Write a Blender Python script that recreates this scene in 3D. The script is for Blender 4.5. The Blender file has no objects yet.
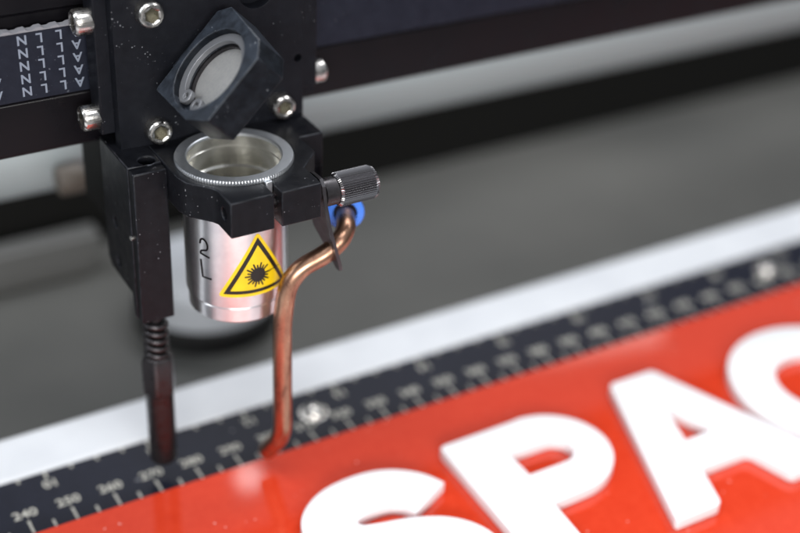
import bpy, bmesh, math, random
from mathutils import Vector, Matrix
random.seed(4)
PI = math.pi
K = 0.001                      # everything below is written in millimetres
X0 = 290.0
sc = bpy.context.scene
col = sc.collection


def W(p):
    return Vector(((p[0] - X0) * K, p[1] * K, p[2] * K))


# ------------------------------------------------------------------ materials
def mat(name, base, rough=0.5, metal=0.0, spec=0.5, coat=0.0, coat_rough=0.05):
    m = bpy.data.materials.new(name)
    m.use_nodes = True
    b = m.node_tree.nodes['Principled BSDF']
    b.inputs['Base Color'].default_value = (*base, 1)
    b.inputs['Roughness'].default_value = rough
    b.inputs['Metallic'].default_value = metal
    b.inputs['Specular IOR Level'].default_value = spec
    b.inputs['Coat Weight'].default_value = coat
    b.inputs['Coat Roughness'].default_value = coat_rough
    return m


def nd(m, t, **kw):
    n = m.node_tree.nodes.new(t)
    for k, v in kw.items():
        if k in n.inputs:
            n.inputs[k].default_value = v
        else:
            setattr(n, k, v)
    return n


def lk(m, a, b):
    m.node_tree.links.new(a, b)


def P(m):
    return m.node_tree.nodes['Principled BSDF']


def ramp(m, src, stops):
    r = nd(m, 'ShaderNodeValToRGB')
    e = r.color_ramp.elements
    while len(e) < len(stops):
        e.new(0.5)
    for el, (p, c) in zip(e, stops):
        el.position = p
        el.color = (*c, 1) if len(c) == 3 else c
    lk(m, src, r.inputs['Fac'])
    return r


def coords(m, scale=(1, 1, 1)):
    tc = nd(m, 'ShaderNodeTexCoord')
    mp = nd(m, 'ShaderNodeMapping')
    mp.inputs['Scale'].default_value = scale
    lk(m, tc.outputs['Object'], mp.inputs['Vector'])
    return mp.outputs['Vector']


def bump(m, height, strength, dist):
    b = nd(m, 'ShaderNodeBump', Strength=strength, Distance=dist)
    lk(m, height, b.inputs['Height'])
    lk(m, b.outputs['Normal'], P(m).inputs['Normal'])


def rough_var(m, vec, scale, lo, hi):
    n = nd(m, 'ShaderNodeTexNoise', Scale=scale, Detail=5.0)
    lk(m, vec, n.inputs['Vector'])
    mr = nd(m, 'ShaderNodeMapRange')
    mr.inputs['From Min'].default_value = 0.3
    mr.inputs['From Max'].default_value = 0.7
    mr.inputs['To Min'].default_value = lo
    mr.inputs['To Max'].default_value = hi
    lk(m, n.outputs['Fac'], mr.inputs['Value'])
    lk(m, mr.outputs['Result'], P(m).inputs['Roughness'])
    return n


def dust(m, vec, base_a, base_b, amount=0.04, cell=1900.0, speck=(0.55, 0.56, 0.6)):
    """fine settled dust and tiny scratches over a dark finish"""
    n = nd(m, 'ShaderNodeTexNoise', Scale=420.0, Detail=6.0, Roughness=0.65)
    lk(m, vec, n.inputs['Vector'])
    r = ramp(m, n.outputs['Fac'], [(0.3, base_a), (0.75, base_b)])
    wn = nd(m, 'ShaderNodeTexNoise', Scale=cell * 1.7, Detail=2.0)
    lk(m, vec, wn.inputs['Vector'])
    wm = nd(m, 'ShaderNodeVectorMath', operation='MULTIPLY_ADD')
    lk(m, wn.outputs['Color'], wm.inputs[0]); wm.inputs[1].default_value = (0.9 / cell,) * 3; lk(m, vec, wm.inputs[2])
    v = nd(m, 'ShaderNodeTexVoronoi', Scale=cell)
    lk(m, wm.outputs[0], v.inputs['Vector'])
    sep = nd(m, 'ShaderNodeSeparateColor')
    lk(m, v.outputs['Color'], sep.inputs['Color'])
    big = nd(m, 'ShaderNodeTexNoise', Scale=90.0, Detail=3.0)
    lk(m, vec, big.inputs['Vector'])
    # speck radius varies per cell; only a few cells carry one
    rad = nd(m, 'ShaderNodeMath', operation='MULTIPLY')
    lk(m, sep.outputs['Red'], rad.inputs[0]); lk(m, big.outputs['Fac'], rad.inputs[1])
    sub = nd(m, 'ShaderNodeMath', operation='SUBTRACT')
    lk(m, rad.outputs[0], sub.inputs[0]); sub.inputs[1].default_value = 0.40 - amount
    mul = nd(m, 'ShaderNodeMath', operation='MULTIPLY')
    lk(m, sub.outputs[0], mul.inputs[0]); mul.inputs[1].default_value = 1.1
    lt = nd(m, 'ShaderNodeMath', operation='LESS_THAN')
    lk(m, v.outputs['Distance'], lt.inputs[0]); lk(m, mul.outputs[0], lt.inputs[1])
    fac = nd(m, 'ShaderNodeMath', operation='MULTIPLY')
    lk(m, lt.outputs[0], fac.inputs[0]); lk(m, sep.outputs['Green'], fac.inputs[1])
    mx = nd(m, 'ShaderNodeMix', data_type='RGBA')
    lk(m, fac.outputs[0], mx.inputs['Factor'])
    lk(m, r.outputs['Color'], mx.inputs[6]); mx.inputs[7].default_value = (*speck, 1)
    lk(m, mx.outputs[2], P(m).inputs['Base Color'])


def edge_wear(m, vec, colr=(0.16, 0.17, 0.19), radius=0.00035, lo=0.02, hi=0.25):
    """rubbed, paler metal where handling has worn the corners"""
    bv = nd(m, 'ShaderNodeBevel', samples=6)
    bv.inputs['Radius'].default_value = radius
    ge = nd(m, 'ShaderNodeNewGeometry')
    dt = nd(m, 'ShaderNodeVectorMath', operation='DOT_PRODUCT')
    lk(m, bv.outputs['Normal'], dt.inputs[0]); lk(m, ge.outputs['True Normal'], dt.inputs[1])
    inv = nd(m, 'ShaderNodeMath', operation='SUBTRACT'); inv.inputs[0].default_value = 1.0
    lk(m, dt.outputs['Value'], inv.inputs[1])
    mr = nd(m, 'ShaderNodeMapRange')
    mr.inputs['From Min'].default_value = lo; mr.inputs['From Max'].default_value = hi
    lk(m, inv.outputs[0], mr.inputs['Value'])
    nz = nd(m, 'ShaderNodeTexNoise', Scale=380.0, Detail=5.0, Roughness=0.7)
    lk(m, vec, nz.inputs['Vector'])
    st = ramp(m, nz.outputs['Fac'], [(0.40, (0, 0, 0)), (0.62, (1, 1, 1))])
    mu = nd(m, 'ShaderNodeMath', operation='MULTIPLY')
    lk(m, mr.outputs['Result'], mu.inputs[0]); lk(m, st.outputs['Color'], mu.inputs[1])
    src = P(m).inputs['Base Color'].links[0].from_socket
    mx = nd(m, 'ShaderNodeMix', data_type='RGBA')
    lk(m, mu.outputs[0], mx.inputs['Factor']); lk(m, src, mx.inputs[6]); mx.inputs[7].default_value = (*colr, 1)
    lk(m, mx.outputs[2], P(m).inputs['Base Color'])


M = {}
m = M['black'] = mat('black_anodised', (0.012, 0.012, 0.016), 0.4, spec=0.2)
v = coords(m)
dust(m, v, (0.003, 0.0033, 0.0048), (0.0075, 0.008, 0.0105), speck=(0.4, 0.41, 0.44))
n = rough_var(m, v, 300.0, 0.32, 0.48)
g = nd(m, 'ShaderNodeTexNoise', Scale=6000.0, Detail=2.0)
lk(m, v, g.inputs['Vector'])
bump(m, g.outputs['Fac'], 0.25, 0.00004)
edge_wear(m, v, (0.13, 0.14, 0.17))

m = M['black_plate'] = mat('black_painted_plate', (0.012, 0.012, 0.016), 0.5, spec=0.16)
v = coords(m)
dust(m, v, (0.0045, 0.005, 0.0075), (0.008, 0.009, 0.0125), amount=0.010, cell=1900.0, speck=(0.22, 0.23, 0.25))
rough_var(m, v, 200.0, 0.42, 0.58)
g = nd(m, 'ShaderNodeTexNoise', Scale=3500.0, Detail=3.0)
lk(m, v, g.inputs['Vector'])
bump(m, g.outputs['Fac'], 0.3, 0.00005)

m = M['mount'] = mat('worn_black_anodised', (0.02, 0.021, 0.026), 0.42, spec=0.16)
v = coords(m)
dust(m, v, (0.003, 0.0035, 0.005), (0.011, 0.014, 0.019), amount=0.02, cell=1800.0, speck=(0.3, 0.32, 0.35))
n = rough_var(m, v, 260.0, 0.36, 0.5)
edge_wear(m, v, (0.20, 0.22, 0.26))

m = M['mount_lit'] = mat('lit_mount_face', (0.02, 0.024, 0.03), 0.42, spec=0.35)  # paler copy of the mount black: light on its upper faces put into colour
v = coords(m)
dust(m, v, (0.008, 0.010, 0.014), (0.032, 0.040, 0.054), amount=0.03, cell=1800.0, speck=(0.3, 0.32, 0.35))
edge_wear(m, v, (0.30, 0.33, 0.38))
m = M['steel'] = mat('stainless_steel', (0.62, 0.6, 0.57), 0.22, 1.0)
v = coords(m)
rough_var(m, v, 700.0, 0.14, 0.34)
m = M['dark_steel'] = mat('blackened_steel', (0.05, 0.047, 0.05), 0.36, 0.8)
v = coords(m)
rough_var(m, v, 600.0, 0.22, 0.45)
m = M['socket'] = mat('socket_floor', (0.10, 0.095, 0.07), 0.4, 0.8)
m = M['knurl'] = mat('knurled_dark_nickel', (0.36, 0.35, 0.36), 0.22, 1.0)
m = M['sheet'] = mat('grey_sheet_steel', (0.085, 0.082, 0.088), 0.38, 0.9)
v = coords(m)
rough_var(m, v, 500.0, 0.3, 0.5)

# turned aluminium: fine rings round the axis
m = M['alu'] = mat('turned_aluminium', (0.84, 0.82, 0.83), 0.33, 1.0)
v = coords(m, (60, 60, 9000))
n = nd(m, 'ShaderNodeTexNoise', Scale=1.0, Detail=4.0)
lk(m, v, n.inputs['Vector'])
bump(m, n.outputs['Fac'], 0.35, 0.00003)
v2 = coords(m)
n2 = nd(m, 'ShaderNodeTexNoise', Scale=380.0, Detail=5.0)
lk(m, v2, n2.inputs['Vector'])
r = ramp(m, n2.outputs['Fac'], [(0.3, (0.84, 0.82, 0.83)), (0.7, (0.95, 0.93, 0.93))])
lk(m, r.outputs['Color'], P(m).inputs['Base Color'])
P(m).inputs['Anisotropic'].default_value = 0.8
P(m).inputs['Anisotropic Rotation'].default_value = 0.25
tg = nd(m, 'ShaderNodeTangent', direction_type='RADIAL', axis='Z')
lk(m, tg.outputs['Tangent'], P(m).inputs['Tangent'])
m = M['ring'] = mat('matt_aluminium_ring', (0.70, 0.73, 0.77), 0.4, 1.0)
v = coords(m)
rough_var(m, v, 900.0, 0.39, 0.44)
m = M['bore'] = mat('bright_bore', (0.95, 0.94, 0.90), 0.26, 1.0)
v = coords(m, (60, 60, 8000))
n = nd(m, 'ShaderNodeTexNoise', Scale=1.0, Detail=3.0)
lk(m, v, n.inputs['Vector'])
bump(m, n.outputs['Fac'], 0.3, 0.00003)
m = M['lens'] = mat('amber_lens', (0.10, 0.09, 0.06), 0.08, 0.6, spec=0.8)

# copper with a little tarnish
m = M['copper'] = mat('copper', (0.72, 0.36, 0.22), 0.25, 1.0)
v = coords(m, (1, 1, 0.45))
n = nd(m, 'ShaderNodeTexNoise', Scale=330.0, Detail=8.0, Roughness=0.7)
lk(m, v, n.inputs['Vector'])
r = ramp(m, n.outputs['Fac'], [(0.30, (0.16, 0.085, 0.06)), (0.42, (0.36, 0.20, 0.135)), (0.60, (0.47, 0.28, 0.185)), (0.8, (0.56, 0.36, 0.25))])
lk(m, r.outputs['Color'], P(m).inputs['Base Color'])
mr = nd(m, 'ShaderNodeMapRange')
mr.inputs['From Min'].default_value = 0.3; mr.inputs['From Max'].default_value = 0.7
mr.inputs['To Min'].default_value = 0.42; mr.inputs['To Max'].default_value = 0.24
lk(m, n.outputs['Fac'], mr.inputs['Value'])
lk(m, mr.outputs['Result'], P(m).inputs['Roughness'])
n3 = nd(m, 'ShaderNodeTexNoise', Scale=1500.0, Detail=4.0)
lk(m, v, n3.inputs['Vector'])
bump(m, n3.outputs['Fac'], 0.25, 0.00004)

m = M['mirror'] = mat('matt_mirror_back', (0.3, 0.3, 0.3), 0.5, 0.4)
v = coords(m)
n = nd(m, 'ShaderNodeTexNoise', Scale=1400.0, Detail=6.0)
lk(m, v, n.inputs['Vector'])
r = ramp(m, n.outputs['Fac'], [(0.3, (0.30, 0.30, 0.30)), (0.7, (0.345, 0.34, 0.33))])
lk(m, r.outputs['Color'], P(m).inputs['Base Color'])
m = M['clip'] = mat('grey_circlip', (0.22, 0.225, 0.24), 0.42, 0.6)

M['blue'] = mat('blue_plastic', (0.06, 0.22, 0.80), 0.35, spec=0.5)
m = M['yellow'] = mat('yellow_vinyl', (0.86, 0.60, 0.008), 0.3, spec=0.5)
v = coords(m)
n = nd(m, 'ShaderNodeTexNoise', Scale=260.0, Detail=5.0)
lk(m, v, n.inputs['Vector'])
r = ramp(m, n.outputs['Fac'], [(0.3, (0.80, 0.53, 0.006)), (0.7, (0.90, 0.65, 0.012))])
lk(m, r.outputs['Color'], P(m).inputs['Base Color'])
M['ink'] = mat('black_print', (0.01, 0.009, 0.007), 0.35)
M['engrave'] = mat('engraved_line', (0.008, 0.007, 0.008), 0.8, spec=0.1)
M['cream'] = mat('cream_print', (0.46, 0.45, 0.40), 0.6)
m = M['belt'] = mat('blue_black_belt', (0.02, 0.024, 0.038), 0.55, spec=0.2)
v = coords(m)
dust(m, v, (0.007, 0.009, 0.017), (0.013, 0.016, 0.027), amount=0.03, cell=1500.0, speck=(0.16, 0.17, 0.2))
M['belt_edge'] = mat('belt_cord_edge', (0.22, 0.22, 0.24), 0.7)
M['belt_print'] = mat('belt_print', (0.21, 0.24, 0.30), 0.6)
m = M['beam'] = mat('beam_black', (0.005, 0.0045, 0.006), 0.3, spec=0.2)
v = coords(m)
rough_var(m, v, 120.0, 0.25, 0.4)
m = M['ruler'] = mat('ruler_anodised', (0.018, 0.02, 0.034), 0.42, spec=0.22)
v = coords(m)
dust(m, v, (0.005, 0.0062, 0.0145), (0.009, 0.011, 0.022), amount=0.01, cell=400.0)
m = M['strip'] = mat('pale_grey_edge', (0.72, 0.75, 0.79), 0.45)
v = coords(m)
n = nd(m, 'ShaderNodeTexNoise', Scale=60.0, Detail=6.0)
lk(m, v, n.inputs['Vector'])
r = ramp(m, n.outputs['Fac'], [(0.3, (0.62, 0.64, 0.675)), (0.7, (0.70, 0.72, 0.75))])
lk(m, r.outputs['Color'], P(m).inputs['Base Color'])
m = M['red'] = mat('red_acrylic', (0.74, 0.045, 0.012), 0.12, spec=0.5)
v = coords(m)
n = nd(m, 'ShaderNodeTexNoise', Scale=45.0, Detail=6.0, Roughness=0.6)
lk(m, v, n.inputs['Vector'])
r = ramp(m, n.outputs['Fac'], [(0.3, (0.60, 0.042, 0.014)), (0.7, (0.65, 0.055, 0.020))])
lk(m, r.outputs['Color'], P(m).inputs['Base Color'])
rough_var(m, v, 30.0, 0.05, 0.075)
dust(m, v, (0.55, 0.038, 0.013), (0.60, 0.050, 0.019), amount=0.0, cell=500.0, speck=(0.75, 0.45, 0.40))
m = M['white'] = mat('white_acrylic', (0.80, 0.805, 0.82), 0.3)
P(m).inputs['Subsurface Weight'].default_value = 0.0
m = M['tray'] = mat('grey_tray', (0.17, 0.17, 0.155), 0.55)
v = coords(m)
n = nd(m, 'ShaderNodeTexNoise', Scale=12.0, Detail=5.0)
lk(m, v, n.inputs['Vector'])
r = ramp(m, n.outputs['Fac'], [(0.3, (0.074, 0.075, 0.071)), (0.7, (0.112, 0.111, 0.103))])
lk(m, r.outputs['Color'], P(m).inputs['Base Color'])
M['bed'] = mat('unseen_sheet_pale', (0.68, 0.68, 0.70), 0.5)  # for the unseen sheet added in front of the red panel
M['bench'] = mat('dark_bench', (0.05, 0.05, 0.055), 0.6)
M['dark'] = mat('dark_panel', (0.008, 0.008, 0.0075), 0.6, spec=0.1)
M['rear_rail'] = mat('grey_rail', (0.30, 0.335, 0.345), 0.45)
M['pale'] = mat('pale_housing', (0.42, 0.44, 0.47), 0.4)
M['tan'] = mat('tan_nylon', (0.075, 0.062, 0.05), 0.6)
M['rubber'] = mat('black_rubber', (0.01, 0.01, 0.01), 0.7)
M['grey_box'] = mat('grey_box', (0.10, 0.10, 0.097), 0.5)


# ------------------------------------------------------------------ mesh helpers
def smooth(me, angle=32):
    me.polygons.foreach_set('use_smooth', [True] * len(me.polygons))
    me.set_sharp_from_angle(angle=math.radians(angle))


def obj(name, bm, m, parent=None, bev=0.0, seg=2, angle=32, mats=None):
    """link a bmesh (in mm, world coordinates) as one object"""
    off = Vector((0, 0, 0))
    if parent is not None:
        p = parent
        while p.parent is not None:
            p = p.parent
        off = p.location.copy()
    for vtx in bm.verts:
        vtx.co = W(vtx.co) - off
    bmesh.ops.recalc_face_normals(bm, faces=bm.faces)
    me = bpy.data.meshes.new(name)
    bm.to_mesh(me); bm.free()
    for x in (mats or [m]):
        me.materials.append(M[x] if isinstance(x, str) else x)
    o = bpy.data.objects.new(name, me)
    col.objects.link(o)
    if parent is not None:
        o.parent = parent
    if bev > 0:
        b = o.modifiers.new('bevel', 'BEVEL')
        b.width = bev * K; b.segments = seg
        b.limit_method = 'ANGLE'; b.angle_limit = math.radians(35)
        b.harden_normals = False
        b.use_clamp_overlap = True
    smooth(me, angle)
    return o


def thing(name, label, cat, loc, group=None):
    o = bpy.data.objects.new(name, None)
    col.objects.link(o)
    o.location = W(loc)
    o.empty_display_size = 0.01
    o['label'] = label; o['category'] = cat
    if group: o['group'] = group
    return o


def tag(o, label, cat, group=None):
    o['label'] = label; o['category'] = cat
    if group: o['group'] = group
    return o


def struct(o):
    o['kind'] = 'structure'
    return o


def add_box(bm, x0, x1, y0, y1, z0, z1):
    vs = [bm.verts.new((x, y, z)) for x in (x0, x1) for y in (y0, y1) for z in (z0, z1)]
    for f in ((0, 1, 3, 2), (4, 6, 7, 5), (0, 4, 5, 1), (2, 3, 7, 6), (0, 2, 6, 4), (1, 5, 7, 3)):
        bm.faces.new([vs[i] for i in f])


def box(x0, x1, y0, y1, z0, z1):
    bm = bmesh.new(); add_box(bm, x0, x1, y0, y1, z0, z1); return bm


def add_prism(bm, pts, o, a, b, c, h):
    """polygon pts (in axes a,b from origin o) pushed h along c"""
    o, a, b, c = Vector(o), Vector(a), Vector(b), Vector(c)
    lo = [bm.verts.new(o + a * p[0] + b * p[1]) for p in pts]
    hi = [bm.verts.new(o + a * p[0] + b * p[1] + c * h) for p in pts]
    n = len(pts)
    bm.faces.new(lo); bm.faces.new(hi)
    for i in range(n):
        bm.faces.new((lo[i], lo[(i + 1) % n], hi[(i + 1) % n], hi[i]))


def frame(d):
    d = Vector(d).normalized()
    t = Vector((0, 0, 1)) if abs(d.z) < 0.9 else Vector((1, 0, 0))
    a = t.cross(d).normalized()
    return a, d.cross(a).normalized(), d


def add_lathe(bm, o, d, prof, n=48, cap0=True, cap1=True, close=False, mi=None):
    """prof: list of (radius or function of angle, height along d)"""
    o = Vector(o); a, b, d = frame(d)
    rings = []
    for r, h in prof:
        ring = []
        for i in range(n):
            th = 2 * PI * i / n
            rr = r(th) if callable(r) else r
            ring.append(bm.verts.new(o + d * h + a * (rr * math.cos(th)) + b * (rr * math.sin(th))))
        rings.append(ring)
    pairs = list(zip(rings, rings[1:]))
    if close:
        pairs.append((rings[-1], rings[0]))
    for k, (r0, r1) in enumerate(pairs):
        for i in range(n):
            f = bm.faces.new((r0[i], r0[(i + 1) % n], r1[(i + 1) % n], r1[i]))
            if mi: f.material_index = mi[k]
    if not close:
        if cap0: bm.faces.new(rings[0])
        if cap1:
            f = bm.faces.new(rings[-1])
            if mi: f.material_index = mi[-1]


def lathe(o, d, prof, n=48, **kw):
    bm = bmesh.new(); add_lathe(bm, o, d, prof, n, **kw); return bm


def add_sweep(bm, pts, r, n=16, cap=True):
    pts = [Vector(p) for p in pts]
    rf = r if callable(r) else (lambda t: r)
    prev = None; a = None
    rings = []
    for i, p in enumerate(pts):
        d = (pts[min(i + 1, len(pts) - 1)] - pts[max(i - 1, 0)]).normalized()
        if a is None:
            a, b, _ = frame(d)
        else:
            a = (a - d * a.dot(d)).normalized(); b = d.cross(a)
        rr = rf(i / (len(pts) - 1))
        rings.append([bm.verts.new(p + a * (rr * math.cos(2 * PI * k / n)) + b * (rr * math.sin(2 * PI * k / n))) for k in range(n)])
    for r0, r1 in zip(rings, rings[1:]):
        for k in range(n):
            bm.faces.new((r0[k], r0[(k + 1) % n], r1[(k + 1) % n], r1[k]))
    if cap:
        bm.faces.new(rings[0]); bm.faces.new(rings[-1])


def spline(ps, n=10):
    """Catmull-Rom through the points"""
    ps = [Vector(p) for p in ps]
    q = [ps[0] * 2 - ps[1]] + ps + [ps[-1] * 2 - ps[-2]]
    out = []
    for i in range(1, len(q) - 2):
        p0, p1, p2, p3 = q[i - 1:i + 3]
        for k in range(n):
            t = k / n
            out.append(0.5 * ((2 * p1) + (p2 - p0) * t + (2 * p0 - 5 * p1 + 4 * p2 - p3) * t * t + (3 * p1 - p0 - 3 * p2 + p3) * t ** 3))
    out.append(ps[-1])
    return out


def rounded(pts, rad, n=8):
    """polyline with its corners turned into arcs-like quadratic bends"""
    pts = [Vector(p) for p in pts]
    out = [pts[0]]
    for i in range(1, len(pts) - 1):
        p, a, b = pts[i], pts[i - 1], pts[i + 1]
        r = rad[i] if isinstance(rad, (list, tuple)) else rad
        ra = min(r, (a - p).length * 0.49); rb = min(r, (b - p).length * 0.49)
        s = p + (a - p).normalized() * ra; e = p + (b - p).normalized() * rb
        for k in range(n + 1):
            t = k / n
            out.append(s * (1 - t) ** 2 + p * (2 * t * (1 - t)) + e * t * t)
    out.append(pts[-1])
    return out


def cut(bm, *cutters):
    """bm minus every cutter (all bmeshes, in mm), through exact booleans"""
    me = bpy.data.meshes.new('tmp'); bmesh.ops.recalc_face_normals(bm, faces=bm.faces); bm.to_mesh(me); bm.free()
    o = bpy.data.objects.new('tmp', me); col.objects.link(o)
    rest = []
    for c in cutters:
        cm = bpy.data.meshes.new('tmpc'); bmesh.ops.recalc_face_normals(c, faces=c.faces); c.to_mesh(cm); c.free()
        co = bpy.data.objects.new('tmpc', cm); col.objects.link(co)
        md = o.modifiers.new('b', 'BOOLEAN'); md.operation = 'DIFFERENCE'; md.solver = 'EXACT'; md.object = co
        rest.append(co)
    dg = bpy.context.evaluated_depsgraph_get(); dg.update()
    res = bpy.data.meshes.new_from_object(o.evaluated_get(dg))
    out = bmesh.new(); out.from_mesh(res)
    for x in rest + [o]:
        d = x.data; bpy.data.objects.remove(x); bpy.data.meshes.remove(d)
    bpy.data.meshes.remove(res)
    return out


def hexf(ap):
    return lambda th: ap / math.cos(((th + PI / 6) % (PI / 3)) - PI / 6)


def cap_screw_bm(o, d, r=2.75, h=3.0, ap=1.4):
    """socket head cap screw: o on the surface it is screwed to, d pointing out of it"""
    n = 96
    kn = lambda th: r - 0.07 * (0.5 + 0.5 * math.cos(th * 32))
    bm = bmesh.new()
    add_lathe(bm, o, d, [(r * 0.97, -0.4), (kn, 0.1), (kn, h - 0.75), (r - 0.12, h - 0.45), (r - 0.42, h - 0.08), (r - 0.7, h), (ap * 1.3, h),
                         (hexf(ap), h - 0.22), (hexf(ap), h - 2.4)], n, mi=[0, 0, 0, 0, 0, 0, 0, 0, 1])
    return bm


def text_bm(s, size, place, extrude=0.0, align='CENTER', off=0.02):
    """text as a flat mesh; place maps (u, v) in mm to a point"""
    cu = bpy.data.curves.new('tmp', 'FONT')
    cu.body = s; cu.size = size; cu.align_x = align; cu.align_y = 'CENTER'
    cu.resolution_u = 4; cu.offset = off * size
    o = bpy.data.objects.new('tmp', cu); col.objects.link(o)
    dg = bpy.context.evaluated_depsgraph_get(); dg.update()
    me = bpy.data.meshes.new_from_object(o.evaluated_get(dg))
    bm = bmesh.new(); bm.from_mesh(me)
    bpy.data.objects.remove(o); bpy.data.curves.remove(cu); bpy.data.meshes.remove(me)
    for vtx in bm.verts:
        vtx.co = Vector(place(vtx.co.x, vtx.co.y))
    return bm


def merge(bm, other):
    me = bpy.data.meshes.new('tmp'); other.to_mesh(me); other.free()
    bm.from_mesh(me); bpy.data.meshes.remove(me)


AX, AY = 289.9, -7.0            # axis of the lens tube
# ================================================================== LASER HEAD
head = thing('laser_head', 'black laser cutter head with tilted mirror mount, ring clamp and bent copper pipe', 'laser head', (AX, AY, 40))

# --- plates bolted to the carriage
hole = lathe((301.6, 4, 111.4), (0, 1, 0), [(4.0, 0), (4.0, 9)], 48)
hole2 = lathe((311.2, 4, 94.6), (0, 1, 0), [(0.9, 0), (0.9, 5)], 24)
slit = box(309.2, 309.45, 6.0, 6.65, 70, 140)
b = cut(box(270.6, 312.4, 6.4, 9.6, 78.0, 131), hole, hole2)
obj('mounting_plate', b, 'black_plate', head, bev=0.3)
obj('back_plate', box(267.8, 317.0, 9.6, 15.2, 84.0, 131), 'black_plate', head, bev=0.35)
obj('side_rib', box(312.9, 316.6, 8.1, 9.6, 86.5, 131), 'black_plate', head, bev=0.3)

for p in ((277.9, 6.4, 110.6), (278.4, 6.4, 84.9), (306.7, 6.4, 84.9)):
    obj('cap_screw', cap_screw_bm(p, (0, -1, 0)), None, head, mats=['steel', 'socket'])
for p, d in (((267.8, 12.3, 108.2), (-1, 0, 0)), ((267.8, 12.3, 87.3), (-1, 0, 0)), ((317.0, 12.3, 88.0), (1, 0, 0))):
    obj('cap_screw', cap_screw_bm(p, d, h=3.4), None, head, mats=['steel', 'socket'])

# --- ring clamp that holds the lens tube
out = [(276.3, 6.38), (276.3, -9.5), (277.0, -12.3), (280.7, -16.7), (281.3, -18.0), (281.3, -24.3), (301.2, -24.3), (301.2, -16.5),
       (306.3, -11.3), (306.5, -4.0), (312.0, -4.0), (312.0, 6.38)]
bm = bmesh.new()
add_prism(bm, out, (0, 0, 73.6), (1, 0, 0), (0, 1, 0), (0, 0, 1), 7.9)
bore = lathe((AX, AY, 70), (0, 0, 1), [(11.25, 0), (11.25, 20)], 128)
slot = box(290.75, 292.35, -30, AY - 2, 70, 90)
scr = lathe((280.0, -20.9, 77.7), (1, 0, 0), [(1.3, 0), (1.3, 4.0)], 32)
scr2 = lathe((289.0, -20.9, 77.7), (1, 0, 0), [(1.0, 0), (1.0, 5.0)], 32)
clamp = obj('ring_clamp', cut(bm, bore, slot, scr, scr2), 'black', head, bev=0.3, angle=30)
obj('clamp_ear', box(306.8, 311.95, -3.9, 6.3, 69.6, 73.6), 'black', head, bev=0.2)
obj('clamp_bolt', lathe((289.4, -20.9, 77.7), (1, 0, 0), [(0.9, 0), (0.9, 13.2)], 24), 'dark_steel', head)

# --- slide block on the left with the height probe under it
prof = [(14.6, 81.5), (14.6, 52.5), (12.6, 50.6), (0.5, 50.4), (0.4, 45.0), (-1.7, 45.0), (-1.7, 81.5)]
bm = bmesh.new()
add_prism(bm, prof, (268.7, 0, 0), (0, 1, 0), (0, 0, 1), (1, 0, 0), 7.5)
h1 = lathe((273.6, 0.1, 77.5), (0, 0, 1), [(1.75, 0), (1.75, 10)], 40)
rel = box(260, 269.5, -5.0, -1.2, 64.0, 90)
h2 = lathe((268.0, 8.3, 64.0), (1, 0, 0), [(1.25, 0), (1.25, 2.2)], 32)
h3 = lathe((268.0, 7.8, 54.4), (1, 0, 0), [(1.25, 0), (1.25, 2.2)], 32)
sb = obj('slide_block', cut(bm, h1, h2, h3), 'black', head, bev=0.3, angle=30)
bm = bmesh.new()
add_box(bm, 268.95, 276.3, -4.2, -1.72, 45.02, 81.0)
fr = obj('front_rail', bm, 'black', head, bev=0.35)
for p in ((269.6, 8.3, 64.0), (269.6, 7.8, 54.4)):
    obj('set_screw', lathe(p, (-1, 0, 0), [(1.1, -0.6), (1.1, 0.0), (0.9, 0.2), (hexf(0.5), 0.2), (hexf(0.5), -0.5)], 48), 'sheet', sb)
obj('stop_pin', lathe((268.9, -1.3, 65.0), (-1, 0, 0), [(0.55, -0.6), (0.55, 0.25), (0.3, 0.45)], 24), 'steel', sb)

# height probe: threaded neck and spring, hexagonal sleeve, round foot
PX, PY = 272.5, -2.0
pr = obj('height_probe', lathe((PX, PY, 0), (0, 0, 1), [(1.2, 5.4), (2.9, 5.7), (3.1, 6.6), (3.15, 24.0), (3.2, 25.2), (1.5, 25.4), (1.5, 45.4)], 40), 'dark_steel', head)
bm = bmesh.new()
hp = [(PX + 2.3 * math.cos(t), PY + 2.3 * math.sin(t), 44.6 - 9.6 * t / (2 * PI * 5.0)) for t in [2 * PI * 5.0 * i / 160 for i in range(161)]]
add_sweep(bm, hp, 0.62, 12)
obj('spring', bm, 'dark_steel', pr)
hx = hexf(3.35)
hs = lambda k: (lambda th: min(hx(th), 3.7) - k)
obj('sleeve', lathe((PX, PY, 0), (0, 0, 1), [(2.4, 24.6), (hs(0.4), 24.7), (hs(0), 25.4), (hs(0), 33.6), (hs(0.35), 34.6), (2.1, 35.2)], 96), 'dark_steel', pr, angle=25)

# --- tilted mirror mount
s2 = math.sqrt(0.5)
UN = Vector((-s2, 0, s2)); UU = Vector((s2, 0, s2)); UY = Vector((0, 1, 0))
MC = Vector((284.67, 0, 102.99))
octo = [(-10.0, 2.4), (9.6, 3.0), (12.0, -0.2), (10.5, -15.3), (7.6, -19.0), (-7.6, -19.3), (-10.5, -13.0), (-10.5, 1.9)]
bm = bmesh.new()
add_prism(bm, octo, MC - UN * 7.5, UU, UY, UN, 7.5)
BC = MC + UU * -0.3 + UY * -8.0
b1 = lathe(BC - UN * 2.7, UN, [(9.15, 0), (9.15, 6)], 96)
b2 = lathe(BC - UN * 6.4, UN, [(7.5, 0), (7.5, 10)], 96)
mm = cut(bm, b1, b2)
foot = bmesh.new(); add_prism(foot, [(-5, 2.0), (4, 2.0), (4, 6.38), (-5, 6.38)], MC - UN * 7.0, UU, UY, UN, 5.0)
merge(mm, foot)
mm.normal_update()
for f in mm.faces:                     # upward faces take the paler copy, standing in for light on them
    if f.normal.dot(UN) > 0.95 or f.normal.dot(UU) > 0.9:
        f.material_index = 1
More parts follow.
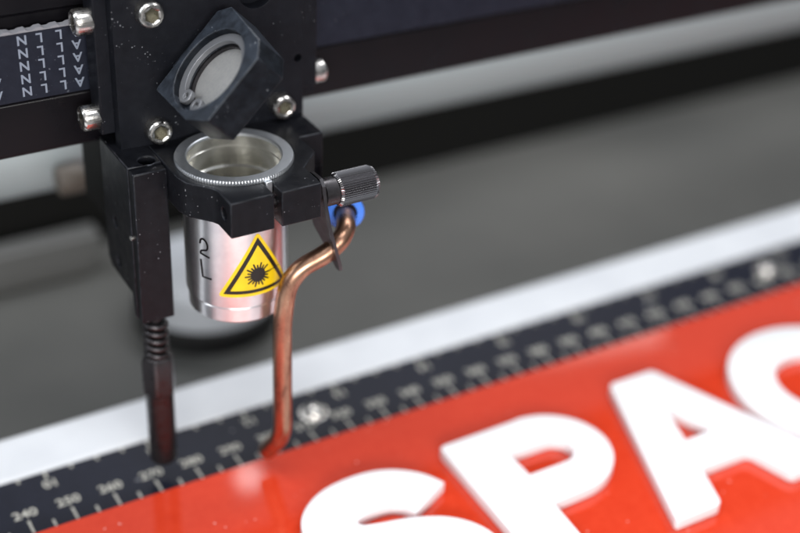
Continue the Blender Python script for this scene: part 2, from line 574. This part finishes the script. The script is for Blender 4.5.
mo = obj('mirror_mount', mm, None, head, bev=0.22, angle=30, mats=['mount', 'mount_lit'])
obj('mirror', lathe(BC - UN * 4.7, UN, [(7.45, 0), (7.45, 0.9), (7.2, 1.0)], 96), 'mirror', mo)
obj('mirror_seat', lathe(BC - UN * 3.75, UN, [(7.48, 0), (7.48, 0.8), (6.9, 0.8), (6.9, 0)], 96, close=True), 'dark_steel', mo)
bm = bmesh.new()
gap = math.radians(17)
g0, g1, ns = PI + gap, 3 * PI - gap, 90
prev = None
for i in range(ns + 1):
    t = g0 + (g1 - g0) * i / ns
    cu_, cy_ = math.cos(t), math.sin(t)
    ri = 7.35
    q = [BC + UU * (r * cu_) + UY * (r * cy_) - UN * h for r, h in ((9.1, 1.4), (9.1, 2.5), (ri, 2.5), (ri, 1.4))]
    q = [bm.verts.new(p) for p in q]
    if prev:
        for k in range(4):
            bm.faces.new((prev[k], prev[(k + 1) % 4], q[(k + 1) % 4], q[k]))
    else:
        bm.faces.new(q)
    prev = q
bm.faces.new(prev)
for sgn in (-1, 1):
    t = PI + sgn * math.radians(19)
    c = BC + UU * (7.35 * math.cos(t)) + UY * (7.35 * math.sin(t)) - UN * 2.45
    add_lathe(bm, c, UN, [(1.55, 0), (1.55, 1.0), (1.4, 1.1), (0.72, 1.1), (0.66, 0)], 32, close=True)
obj('circlip', bm, 'clip', mo, bev=0.08)

# --- thumb screw with knurled knob
th = obj('thumbscrew', lathe((303.1, -20.6, 76.9), (1, 0, 0), [(1.5, -1.5), (1.5, 0.0), (2.95, 0.05), (2.95, 2.9), (2.7, 3.15), (1.6, 3.2)], 48), 'dark_steel', head, angle=40)
NT = 44
kf = lambda rr: (lambda t: rr - 0.36 * abs(((t * NT / (2 * PI)) % 1) * 2 - 1))
obj('knurled_knob', lathe((303.1, -20.6, 76.9), (1, 0, 0), [(1.6, 3.1), (3.0, 3.1), (kf(3.6), 3.6), (kf(3.6), 11.2), (3.2, 11.9), (2.6, 12.05), (0.6, 12.05)], NT * 6), 'knurl', th, angle=20)

# --- thin bracket hanging from the thumb screw, slanting outwards
bt = [(-22.8, 79.6), (-23.6, 72.0), (-24.5, 60.8), (-24.0, 59.4), (-22.5, 59.2), (-19.5, 63.0), (-15.5, 66.5), (-14.6, 72.0), (-15.6, 79.0), (-17.5, 80.6), (-21.5, 80.8)]
bm = bmesh.new()
xs = lambda z: 302.1 + max(0.0, (74.5 - z)) * 0.235
lo = [bm.verts.new((xs(z), y, z)) for y, z in bt]
hi = [bm.verts.new((xs(z) + 0.75, y, z)) for y, z in bt]
n = len(bt)
# split at the bend so both halves stay flat
bm.faces.new(lo); bm.faces.new(hi)
for i in range(n):
    bm.faces.new((lo[i], lo[(i + 1) % n], hi[(i + 1) % n], hi[i]))
bmesh.ops.triangulate(bm, faces=bm.faces[:])
obj('tube_bracket', bm, 'sheet', head, bev=0.0, angle=40)

# --- push-in fitting with blue collar behind the bracket
CD = Vector((-0.455, -0.89, 0.0)).normalized()
CF = Vector((312.3, -14.0, 66.5))
ft = obj('hose_fitting', lathe(CF - CD * 9.5, CD, [(2.0, 0), (3.7, 0.4), (3.7, 7.2), (3.3, 7.6), (3.3, 8.2)], 40), 'rubber', head)
obj('release_collar', lathe(CF - CD * 1.4, CD, [(2.6, 0), (4.05, 0.0), (4.15, 0.5), (4.1, 1.15), (3.7, 1.4), (2.75, 1.4), (2.55, 1.2)], 56, close=True), 'blue', ft)

# --- bent copper air pipe
pts = [CF - CD * 2.0, CF + CD * 4.6 + Vector((0, 0, -0.2)), Vector((307.0, -20.6, 62.9)), Vector((297.2, -20.2, 59.6)), Vector((294.6, -19.9, 51.5)), Vector((294.4, -19.9, 17.2)), Vector((293.7, -13.0, 6.2))]
pts = [CF - CD * 2.0, Vector((309.1, -20.6, 66.0)), Vector((305.2, -20.9, 62.6)), Vector((296.4, -20.2, 59.4)), Vector((294.35, -19.9, 50.0)), Vector((294.3, -19.9, 17.0)), Vector((293.9, -12.4, 7.3))]
path = rounded(pts, [0, 3.4, 3.0, 7.5, 9, 4.2, 0], 12)
bm = bmesh.new()
add_sweep(bm, path, lambda t: 2.08 + 0.03 * math.sin(t * 40), 36)
obj('air_pipe', bm, 'copper', head, angle=60)['label'] = 'bent copper air pipe'

# ================================================================== LENS TUBE (slides in the clamp)
lt = thing('lens_tube', 'shiny turned aluminium lens tube with yellow warning triangle, held in the black ring clamp', 'lens tube', (AX, AY, 48))
A3 = (AX, AY, 0)
obj('tube_body', lathe(A3, (0, 0, 1), [(6.0, 47.6), (10.0, 47.6), (10.45, 48.1), (10.5, 51.2), (10.35, 51.4), (10.35, 51.75), (10.9, 52.0),
                                     (10.95, 52.3), (10.95, 81.6), (10.3, 81.65)], 128, cap0=False, cap1=False), 'alu', lt)
kr = lambda rr: (lambda t: rr - 0.22 * (0.5 + 0.5 * math.cos(t * 120)))
obj('rim', lathe(A3, (0, 0, 1), [(10.4, 81.55), (kr(12.2), 81.55), (kr(12.3), 82.2), (12.1, 82.55), (9.95, 82.55), (9.75, 82.4), (9.72, 81.8), (10.4, 81.7)], 960, close=True), 'ring', lt)
obj('bore_lining', lathe(A3, (0, 0, 1), [(9.7, 81.9), (9.7, 80.1), (9.95, 79.95), (9.95, 79.6), (9.7, 79.45), (9.7, 75.2), (9.1, 74.9), (9.0, 71.2), (8.3, 71.0),
                                      (8.25, 66.0)], 128, cap0=False, cap1=False), 'bore', lt)
obj('locating_key', box(290.85, 292.25, -20.3, -18.0, 79.5, 82.1), 'ring', lt, bev=0.15)
obj('focus_lens', lathe(A3, (0, 0, 1), [(8.3, 65.2), (8.3, 66.2), (5.5, 66.7), (2.5, 66.95), (0.5, 67.0)], 64), 'lens', lt)


def cyl_pt(s, z, r):
    t = math.radians(-90.3) + s / 10.95
    return Vector((AX + r * math.cos(t), AY + r * math.sin(t), z))


def wrap_poly(polys, r, parent_bm=None, mi=0, sub=3):
    """flat outlines (s along the girth, z) triangulated, refined and wrapped on the tube"""
    bm = parent_bm or bmesh.new()
    for outer in polys:
        t = bmesh.new()
        vs = [t.verts.new((p[0], p[1], 0)) for p in outer]
        t.faces.new(vs)
        bmesh.ops.triangulate(t, faces=t.faces[:])
        for _ in range(sub):
            es = [e for e in t.edges if e.calc_length() > 0.5]
            if es: bmesh.ops.subdivide_edges(t, edges=es, cuts=1)
            bmesh.ops.triangulate(t, faces=t.faces[:])
        for vtx in t.verts:
            vtx.co = cyl_pt(vtx.co.x, vtx.co.y, r)
        for f in t.faces: f.material_index = mi
        merge(bm, t)
    return bm


def tri(h0, half, top, rc):
    """rounded triangle outline: base z h0, half base, apex z"""
    c = [(-half, h0), (half, h0), (0, top)]
    out = []
    for i in range(3):
        p = Vector(c[i]); a = Vector(c[i - 1]); b_ = Vector(c[(i + 1) % 3])
        s = p + (a - p).normalized() * rc; e = p + (b_ - p).normalized() * rc
        for k in range(7):
            t = k / 6
            q = s * (1 - t) ** 2 + p * (2 * t * (1 - t)) + e * t * t
            out.append((q.x, q.y))
    return out


H0, HF, HT = 54.6, 8.75, 69.9
so = wrap_poly([tri(H0, HF, HT, 1.2)], 10.985, sub=5)
stk = obj('warning_sticker', so, 'yellow', lt, angle=60)
stk['label'] = 'yellow laser warning triangle'
# black border as three strips of a ring
oc = [Vector(p) for p in ((-HF + 1.25, H0 + 0.72), (HF - 1.25, H0 + 0.72), (0, HT - 1.35))]
ic = [Vector(p) for p in ((-HF + 2.75, H0 + 1.55), (HF - 2.75, H0 + 1.55), (0, HT - 3.2))]
bands = []
for i in range(3):
    j = (i + 1) % 3
    nseg = 14
    for k in range(nseg):
        t0, t1 = k / nseg, (k + 1) / nseg
        bands.append([tuple(oc[i].lerp(oc[j], t0)), tuple(oc[i].lerp(oc[j], t1)), tuple(ic[i].lerp(ic[j], t1)), tuple(ic[i].lerp(ic[j], t0))])
sb_ = wrap_poly(bands, 11.01, sub=1)
# burst
CZ = H0 + 4.95
burst = []
NR = 20
core = []
for i in range(48):
    t = 2 * PI * i / 48
    core.append((1.65 * math.cos(t), CZ + 1.65 * math.sin(t)))
burst.append(core)
for i in range(NR):
    t = 2 * PI * i / NR + 0.05
    r1 = 2.95 if i % 2 == 0 else 2.45
    if i == 1: continue
    d = Vector((math.cos(t), math.sin(t))); pn = Vector((-d.y, d.x))
    o_ = Vector((0, CZ))
    burst.append([tuple(o_ + d * 1.3 + pn * -0.24), tuple(o_ + d * r1 + pn * -0.17), tuple(o_ + d * r1 + pn * 0.17), tuple(o_ + d * 1.3 + pn * 0.24)])
d = Vector((math.cos(0.07), math.sin(0.07))); pn = Vector((-d.y, d.x)); o_ = Vector((0, CZ))
burst.append([tuple(o_ + d * 1.3 + pn * -0.12), tuple(o_ + d * 5.6 + pn * -0.08), tuple(o_ + d * 5.6 + pn * 0.08), tuple(o_ + d * 1.3 + pn * 0.12)])
wrap_poly(burst, 11.015, sb_, sub=3)
obj('sticker_print', sb_, 'ink', stk, angle=60)

# engraved 2 above L
def th_s(deg): return math.radians(deg + 90.3) * 10.95
bm = bmesh.new()
two = [(-156.2, 66.4), (-155.0, 67.3), (-151.5, 67.6), (-147.5, 67.0), (-146.2, 66.0), (-147.5, 65.2), (-151.5, 64.9), (-155.0, 64.6), (-155.9, 64.0), (-151.0, 63.8), (-144.3, 63.5)]
ell = [(-156.0, 62.5), (-155.2, 60.5), (-154.2, 58.4), (-150.0, 58.4), (-142.5, 58.4)]
two_p = spline([cyl_pt(th_s(a), z, 10.96) for a, z in two[:9]], 6) + [cyl_pt(th_s(a), z, 10.96) for a, z in two[9:]]
for pl_ in (two_p, [cyl_pt(th_s(a), z, 10.96) for a, z in ell]):
    add_sweep(bm, pl_, 0.21, 8)
obj('engraved_mark', bm, 'engrave', lt)

# ================================================================== GANTRY BEAM, BELT
XL, XR = 60.0, 720.0
gb = thing('gantry_beam', 'long black gantry beam running behind the laser head', 'beam', (X0, 30, 78))
bm = bmesh.new()
bp = [(19.4, 78.3), (20.2, 77.6), (44, 77.6), (44, 132), (19.4, 132), (19.4, 109), (20.6, 108.4), (20.6, 90.4), (19.4, 89.8)]
add_prism(bm, bp, (XL, 0, 0), (0, 1, 0), (0, 0, 1), (1, 0, 0), XR - XL)
obj('extrusion', bm, 'beam', gb, bev=0.3)

bl = thing('drive_belt', 'blue-black toothed drive belt with rows of printed letters along the black beam', 'belt', (X0, 16, 91.4))
bm = bmesh.new()
add_box(bm, XL, XR, 16.6, 18.2, 91.5, 106.2)
obj('belt_strip', bm, 'belt', bl, bev=0.15)
bm = bmesh.new()
x = XL
tp = [(XL, 106.1)]
random.seed(2)
while x < XR - 6:
    tp += [(x + 0.3, 106.65 + random.uniform(-.08, .08)), (x + 1.5, 106.7 + random.uniform(-.08, .08)), (x + 2.0, 106.3), (x + 3.0, 106.3)]
    x += 3.3
tp += [(XR, 106.1)]
add_prism(bm, tp, (0, 16.45, 0), (1, 0, 0), (0, 0, 1), (0, 1, 0), 1.9)
obj('toothed_edge', bm, 'belt_edge', bl)
bm = bmesh.new()
for ch, x in (('A', 266.3), ('L', 262.9), ('L', 258.9), ('N', 255.3), ('A', 249.4), ('L', 246.0), ('L', 242.0), ('N', 238.4)):
    for i in range(5):
        z = 104.6 - i * 2.75
        merge(bm, text_bm(ch, 2.8, lambda u, w, x=x, z=z: (x - u, 16.57, z - w), off=0.022))
obj('belt_lettering', bm, 'belt_print', bl)

# ================================================================== BED EDGE WITH RULERS
bed = thing('ruler_bar', 'black ruler bar marked in millimetres and inches beside the red panel', 'ruler', (X0, 0, -6))
obj('bar', box(XL, XR, -30, 12.45, -6, 0), 'ruler', bed, bev=0.2)


def flat(x, y, rot=1, z=0.03):
    return lambda u, w: (x + rot * u, y + rot * w, z)


bm = bmesh.new()
for mm_ in range(100, 640, 10):
    merge(bm, text_bm(str(mm_), 3.7, flat(mm_, 0.1)))
for mm_ in range(100, 640, 5):
    y1 = -2.3 if mm_ % 10 == 0 else -4.3
    add_box(bm, mm_ - 0.28, mm_ + 0.28, -6.6, y1, 0.004, 0.03)
obj('metric_scale', bm, 'cream', bed)
bm = bmesh.new()
for i in range(5, 25):
    xi = 248.2 + 25.15 * (i - 10)
    merge(bm, text_bm(str(i), 3.7, flat(xi + 0.2, 7.9, -1)))
    for k in range(4):
        xx = xi + 25.15 * k / 4
        add_box(bm, xx - 0.3, xx + 0.3, 9.9 if k == 0 else 10.9, 12.1, 0.004, 0.03)
obj('inch_scale', bm, 'cream', bed)
dome = [(3.6, 0.0), (3.6, 0.3), (2.9, 0.35), (2.75, 0.9), (2.3, 1.5), (1.6, 1.9), (0.8, 2.1), (0.2, 2.15)]
for xs_ in (163.4, 314.2, 465.1, 616.0):
    obj('dome_screw', lathe((xs_, 3.5, 0.0), (0, 0, 1), dome, 48), 'steel', bed)

st = obj('bed_edge_strip', box(XL, XR, 12.5, 27.6, -9, 0.6), 'strip', None, bev=0.6)
tag(st, 'pale grey metal strip along the far side of the black ruler bar', 'metal strip')

# ================================================================== RED SIGN WITH RAISED LETTERS
sg = thing('sign_panel', 'glossy red acrylic sign panel with raised white letters lying on the bed', 'sign', (350, -80, 0))
obj('red_panel', box(228, 640, -93, -9.9, 0.05, 3.0), 'red', sg, bev=0.25, seg=3)


def stroke(center, w):
    """outline of a constant-width stroke along a centreline"""
    c = [Vector(p) for p in center]
    L, R = [], []
    for i, p in enumerate(c):
        d = (c[min(i + 1, len(c) - 1)] - c[max(i - 1, 0)]).normalized()
        nn = Vector((-d.y, d.x))
        L.append(p + nn * w / 2); R.append(p - nn * w / 2)
    return [tuple(p) for p in L + R[::-1]]


def round_corners(pts, r, n=5):
    out = []
    m_ = len(pts)
    for i in range(m_):
        p = Vector(pts[i]); a = Vector(pts[i - 1]); b_ = Vector(pts[(i + 1) % m_])
        ra = min(r, (a - p).length * 0.45); rb = min(r, (b_ - p).length * 0.45)
        s = p + (a - p).normalized() * ra; e = p + (b_ - p).normalized() * rb
        for k in range(n + 1):
            t = k / n
            q = s * (1 - t) ** 2 + p * (2 * t * (1 - t)) + e * t * t
            out.append((q.x, q.y))
    return out


def letter(outlines, label):
    """raised letter cut from a 3 mm white sheet"""
    cu = bpy.data.curves.new('tmp', 'CURVE')
    cu.dimensions = '2D'; cu.fill_mode = 'BOTH'
    cu.extrude = 1.5 - 0.22; cu.bevel_depth = 0.22; cu.bevel_resolution = 2; cu.offset = -0.22
    for pts in outlines:
        s = cu.splines.new('POLY'); s.points.add(len(pts) - 1); s.use_cyclic_u = True
        for q, p in zip(s.points, pts):
            q.co = (p[0], p[1], 0, 1)
    o = bpy.data.objects.new('tmp', cu); col.objects.link(o)
    dg = bpy.context.evaluated_depsgraph_get(); dg.update()
    me = bpy.data.meshes.new_from_object(o.evaluated_get(dg))
    bm = bmesh.new(); bm.from_mesh(me)
    bpy.data.objects.remove(o); bpy.data.curves.remove(cu); bpy.data.meshes.remove(me)
    for vtx in bm.verts:
        vtx.co.z += 4.54
    bmesh.ops.remove_doubles(bm, verts=bm.verts, dist=0.001)
    o = obj('letter', bm, 'white', sg, angle=40)
    o['label'] = label
    return o


def arc(cx, cy, rx, ry, a0, a1, n=24):
    return [(cx + rx * math.cos(math.radians(a0 + (a1 - a0) * i / n)), cy + ry * math.sin(math.radians(a0 + (a1 - a0) * i / n))) for i in range(n + 1)]


# S
sc_ = [(320.0, -42.6), (317.6, -38.4), (313.0, -35.2), (307.0, -34.4), (300.5, -35.6), (295.9, -39.4), (295.4, -44.2), (298.6, -48.6), (304.0, -50.6),
       (310.6, -52.2), (316.6, -55.0), (319.9, -59.6), (319.3, -64.6), (315.2, -68.4), (308.0, -69.4), (300.5, -68.2), (295.0, -65.0), (292.0, -61.4)]
cl = [(p.x, p.y) for p in spline([(a, b_, 0) for a, b_ in sc_], 6)]
letter([stroke(cl, 12.2)], 'white letter S')
# P
pout = [(329.2, -75.0), (330.9, -28.4), (351.5, -28.2)] + arc(353.0, -42.4, 15.4, 14.4, 88, -88, 28) + [(343.6, -57.2), (342.4, -75.0)]
pin = [(344.3, -46.6), (344.3, -38.2)] + [(353.0, -38.2)] + arc(354.6, -42.4, 4.4, 4.2, 80, -80, 12) + [(353.0, -46.6)]
letter([[(329.2, -75.0), (330.85, -29.8), (331.2, -28.8), (332.2, -28.4)] + pout[2:], pin], 'white letter P')
# A
aout = round_corners([(364.4, -75.0), (382.3, -27.0), (396.0, -27.0), (414.0, -75.0), (399.6, -75.0), (396.4, -63.4), (381.6, -63.4), (377.6, -75.0)], 1.5, 5)
ain = [(385.0, -53.4), (393.4, -53.4), (389.2, -40.4)]
letter([aout, ain], 'white letter A')
# C
cc_ = arc(433.3, -51.0, 18.6, 18.4, 48, 318, 60)
letter([stroke(cc_, 12.0)], 'white letter C')

# ================================================================== BEHIND, OUT OF FOCUS
struct(obj('tray_floor', box(-200, 1100, 27.7, 137.8, -22, -20), 'tray'))
struct(obj('added_pale_sheet', box(-100, 900, -137, -30.5, -6, 0.0), 'bed'))  # unseen pale sheet, added so the lens tube reflects white instead of red
struct(obj('bench_ground', box(-600, 1500, -600, -138, -3, 0.0), 'bench'))
rw = obj('black_bulkhead', box(-200, 1100, 138, 142, -60, 58), 'dark'); tag(rw, 'black panel closing off the back of the grey tray', 'panel')
rr_ = obj('rear_rail', lathe((-100, 80, 47.5), (1, 0, 0), [(11.0, 0), (11.0, 1100)], 64), 'rear_rail')
tag(rr_, 'blurred silver grey rail under and behind the black beam', 'rail')
gb_ = box(100, 300, 119, 127, -15.0, -5.0); add_box(gb_, 100, 298, 121.5, 126.5, -19.9, -15.2)
gx = obj('grey_housing', gb_, 'grey_box', bev=0.8)
tag(gx, 'blurred dark grey box at the back left of the tray', 'box')
hc = thing('round_housing', 'blurred pale round housing with black base behind the lens tube', 'housing', (319.5, 84, -20))
obj('cover', lathe((319.5, 84, 0), (0, 0, 1), [(20.0, -14.0), (20.0, -4.0), (19.0, -2.5), (17, -2.0)], 96), 'pale', hc)
obj('base_ring', lathe((319.5, 84, 0), (0, 0, 1), [(21.4, -19.9), (21.4, -13.6), (20.1, -13.2), (18, -13.1)], 96), 'rubber', hc)
# guide wheel and pale block of the carriage, seen past the slide block
gw = obj('end_roller', lathe((272.3, 62.5, 46.5), (1, 0, 0), [(1.5, 0), (3.4, 0.2), (3.8, 1.0), (3.8, 6.0), (3.4, 6.8), (1.5, 7.0)], 48), 'tan', rr_)
obj('wheel_arm', box(270.6, 276.0, 20, 34, 58, 77.5), 'dark', head, bev=0.5)

# ================================================================== CAMERA
cd = bpy.data.cameras.new('camera')
cam = bpy.data.objects.new('camera', cd); col.objects.link(cam)
R = [(0.864478, -0.23466618, 0.44453298), (-0.50116292, -0.4708048, 0.72607064), (0.03890348, -0.85045539, -0.52460666)]
mw = Matrix(((R[0][0], -R[0][1], -R[0][2], 0), (R[1][0], -R[1][1], -R[1][2], 0), (R[2][0], -R[2][1], -R[2][2], 0), (0, 0, 0, 1)))
mw.translation = W((187.09, -242.02, 213.91))
cam.matrix_world = mw
cd.sensor_width = 36.0
cd.lens = 36.0 * 1391.79 / 800.0
cd.clip_start = 0.01; cd.clip_end = 50.0
cd.dof.use_dof = True
cd.dof.focus_distance = 0.281
cd.dof.aperture_fstop = 5.5
cd.dof.aperture_blades = 7
sc.camera = cam

# ================================================================== LIGHT
w = bpy.data.worlds.new('World'); sc.world = w; w.use_nodes = True
nt = w.node_tree; bg = nt.nodes['Background']
tc = nt.nodes.new('ShaderNodeTexCoord'); sp = nt.nodes.new('ShaderNodeSeparateXYZ')
nt.links.new(tc.outputs['Generated'], sp.inputs[0])
rp = nt.nodes.new('ShaderNodeValToRGB')
e = rp.color_ramp.elements
mr = nt.nodes.new('ShaderNodeMapRange'); mr.inputs['From Min'].default_value = -1; mr.inputs['From Max'].default_value = 1
nt.links.new(sp.outputs['Z'], mr.inputs['Value']); nt.links.new(mr.outputs['Result'], rp.inputs['Fac'])
e[0].position = 0.3; e[0].color = (0.05, 0.05, 0.055, 1)
e[1].position = 0.85; e[1].color = (1.0, 1.06, 1.16, 1)
x_ = e.new(0.5); x_.color = (0.22, 0.225, 0.235, 1)
nt.links.new(rp.outputs['Color'], bg.inputs['Color'])
bg.inputs['Strength'].default_value = 0.4


def area(name, loc, target, sx, sy, power, color=(1, 1, 1)):
    l = bpy.data.lights.new(name, 'AREA'); l.shape = 'RECTANGLE'; l.size = sx; l.size_y = sy; l.energy = power; l.color = color
    o = bpy.data.objects.new(name, l); col.objects.link(o)
    o.location = W(loc)
    d = (W(target) - o.location).normalized()
    o.rotation_euler = d.to_track_quat('-Z', 'Y').to_euler()
    return o


area('ceiling_lamp', (150, -150, 900), (300, 0, 0), 0.9, 0.18, 4.8, (0.97, 0.98, 1.0))
area('ceiling_lamp', (760, 300, 850), (420, 40, 0), 1.0, 0.18, 7.2, (0.97, 0.98, 1.0))
area('ceiling_lamp', (-430, 190, 540), (290, 0, 90), 0.35, 0.6, 3.4, (0.88, 0.94, 1.0))

area('front_lamp', (60, -650, 270), (295, -20, 60), 0.5, 0.15, 5.2, (1.0, 0.985, 0.96))
pl = bpy.data.lights.new('indicator_lamp', 'POINT'); pl.energy = 0.008; pl.shadow_soft_size = 0.004
po = bpy.data.objects.new('indicator_lamp', pl); col.objects.link(po); po.location = W((370, 170, 174))
area('rear_lamp', (470, 165, 128), (450, 60, -20), 0.18, 0.04, 0.06, (1.0, 0.96, 0.9))

sc.view_settings.view_transform = 'Standard'
sc.view_settings.look = 'None'
sc.view_settings.exposure = 0.0
sc.view_settings.gamma = 1.0
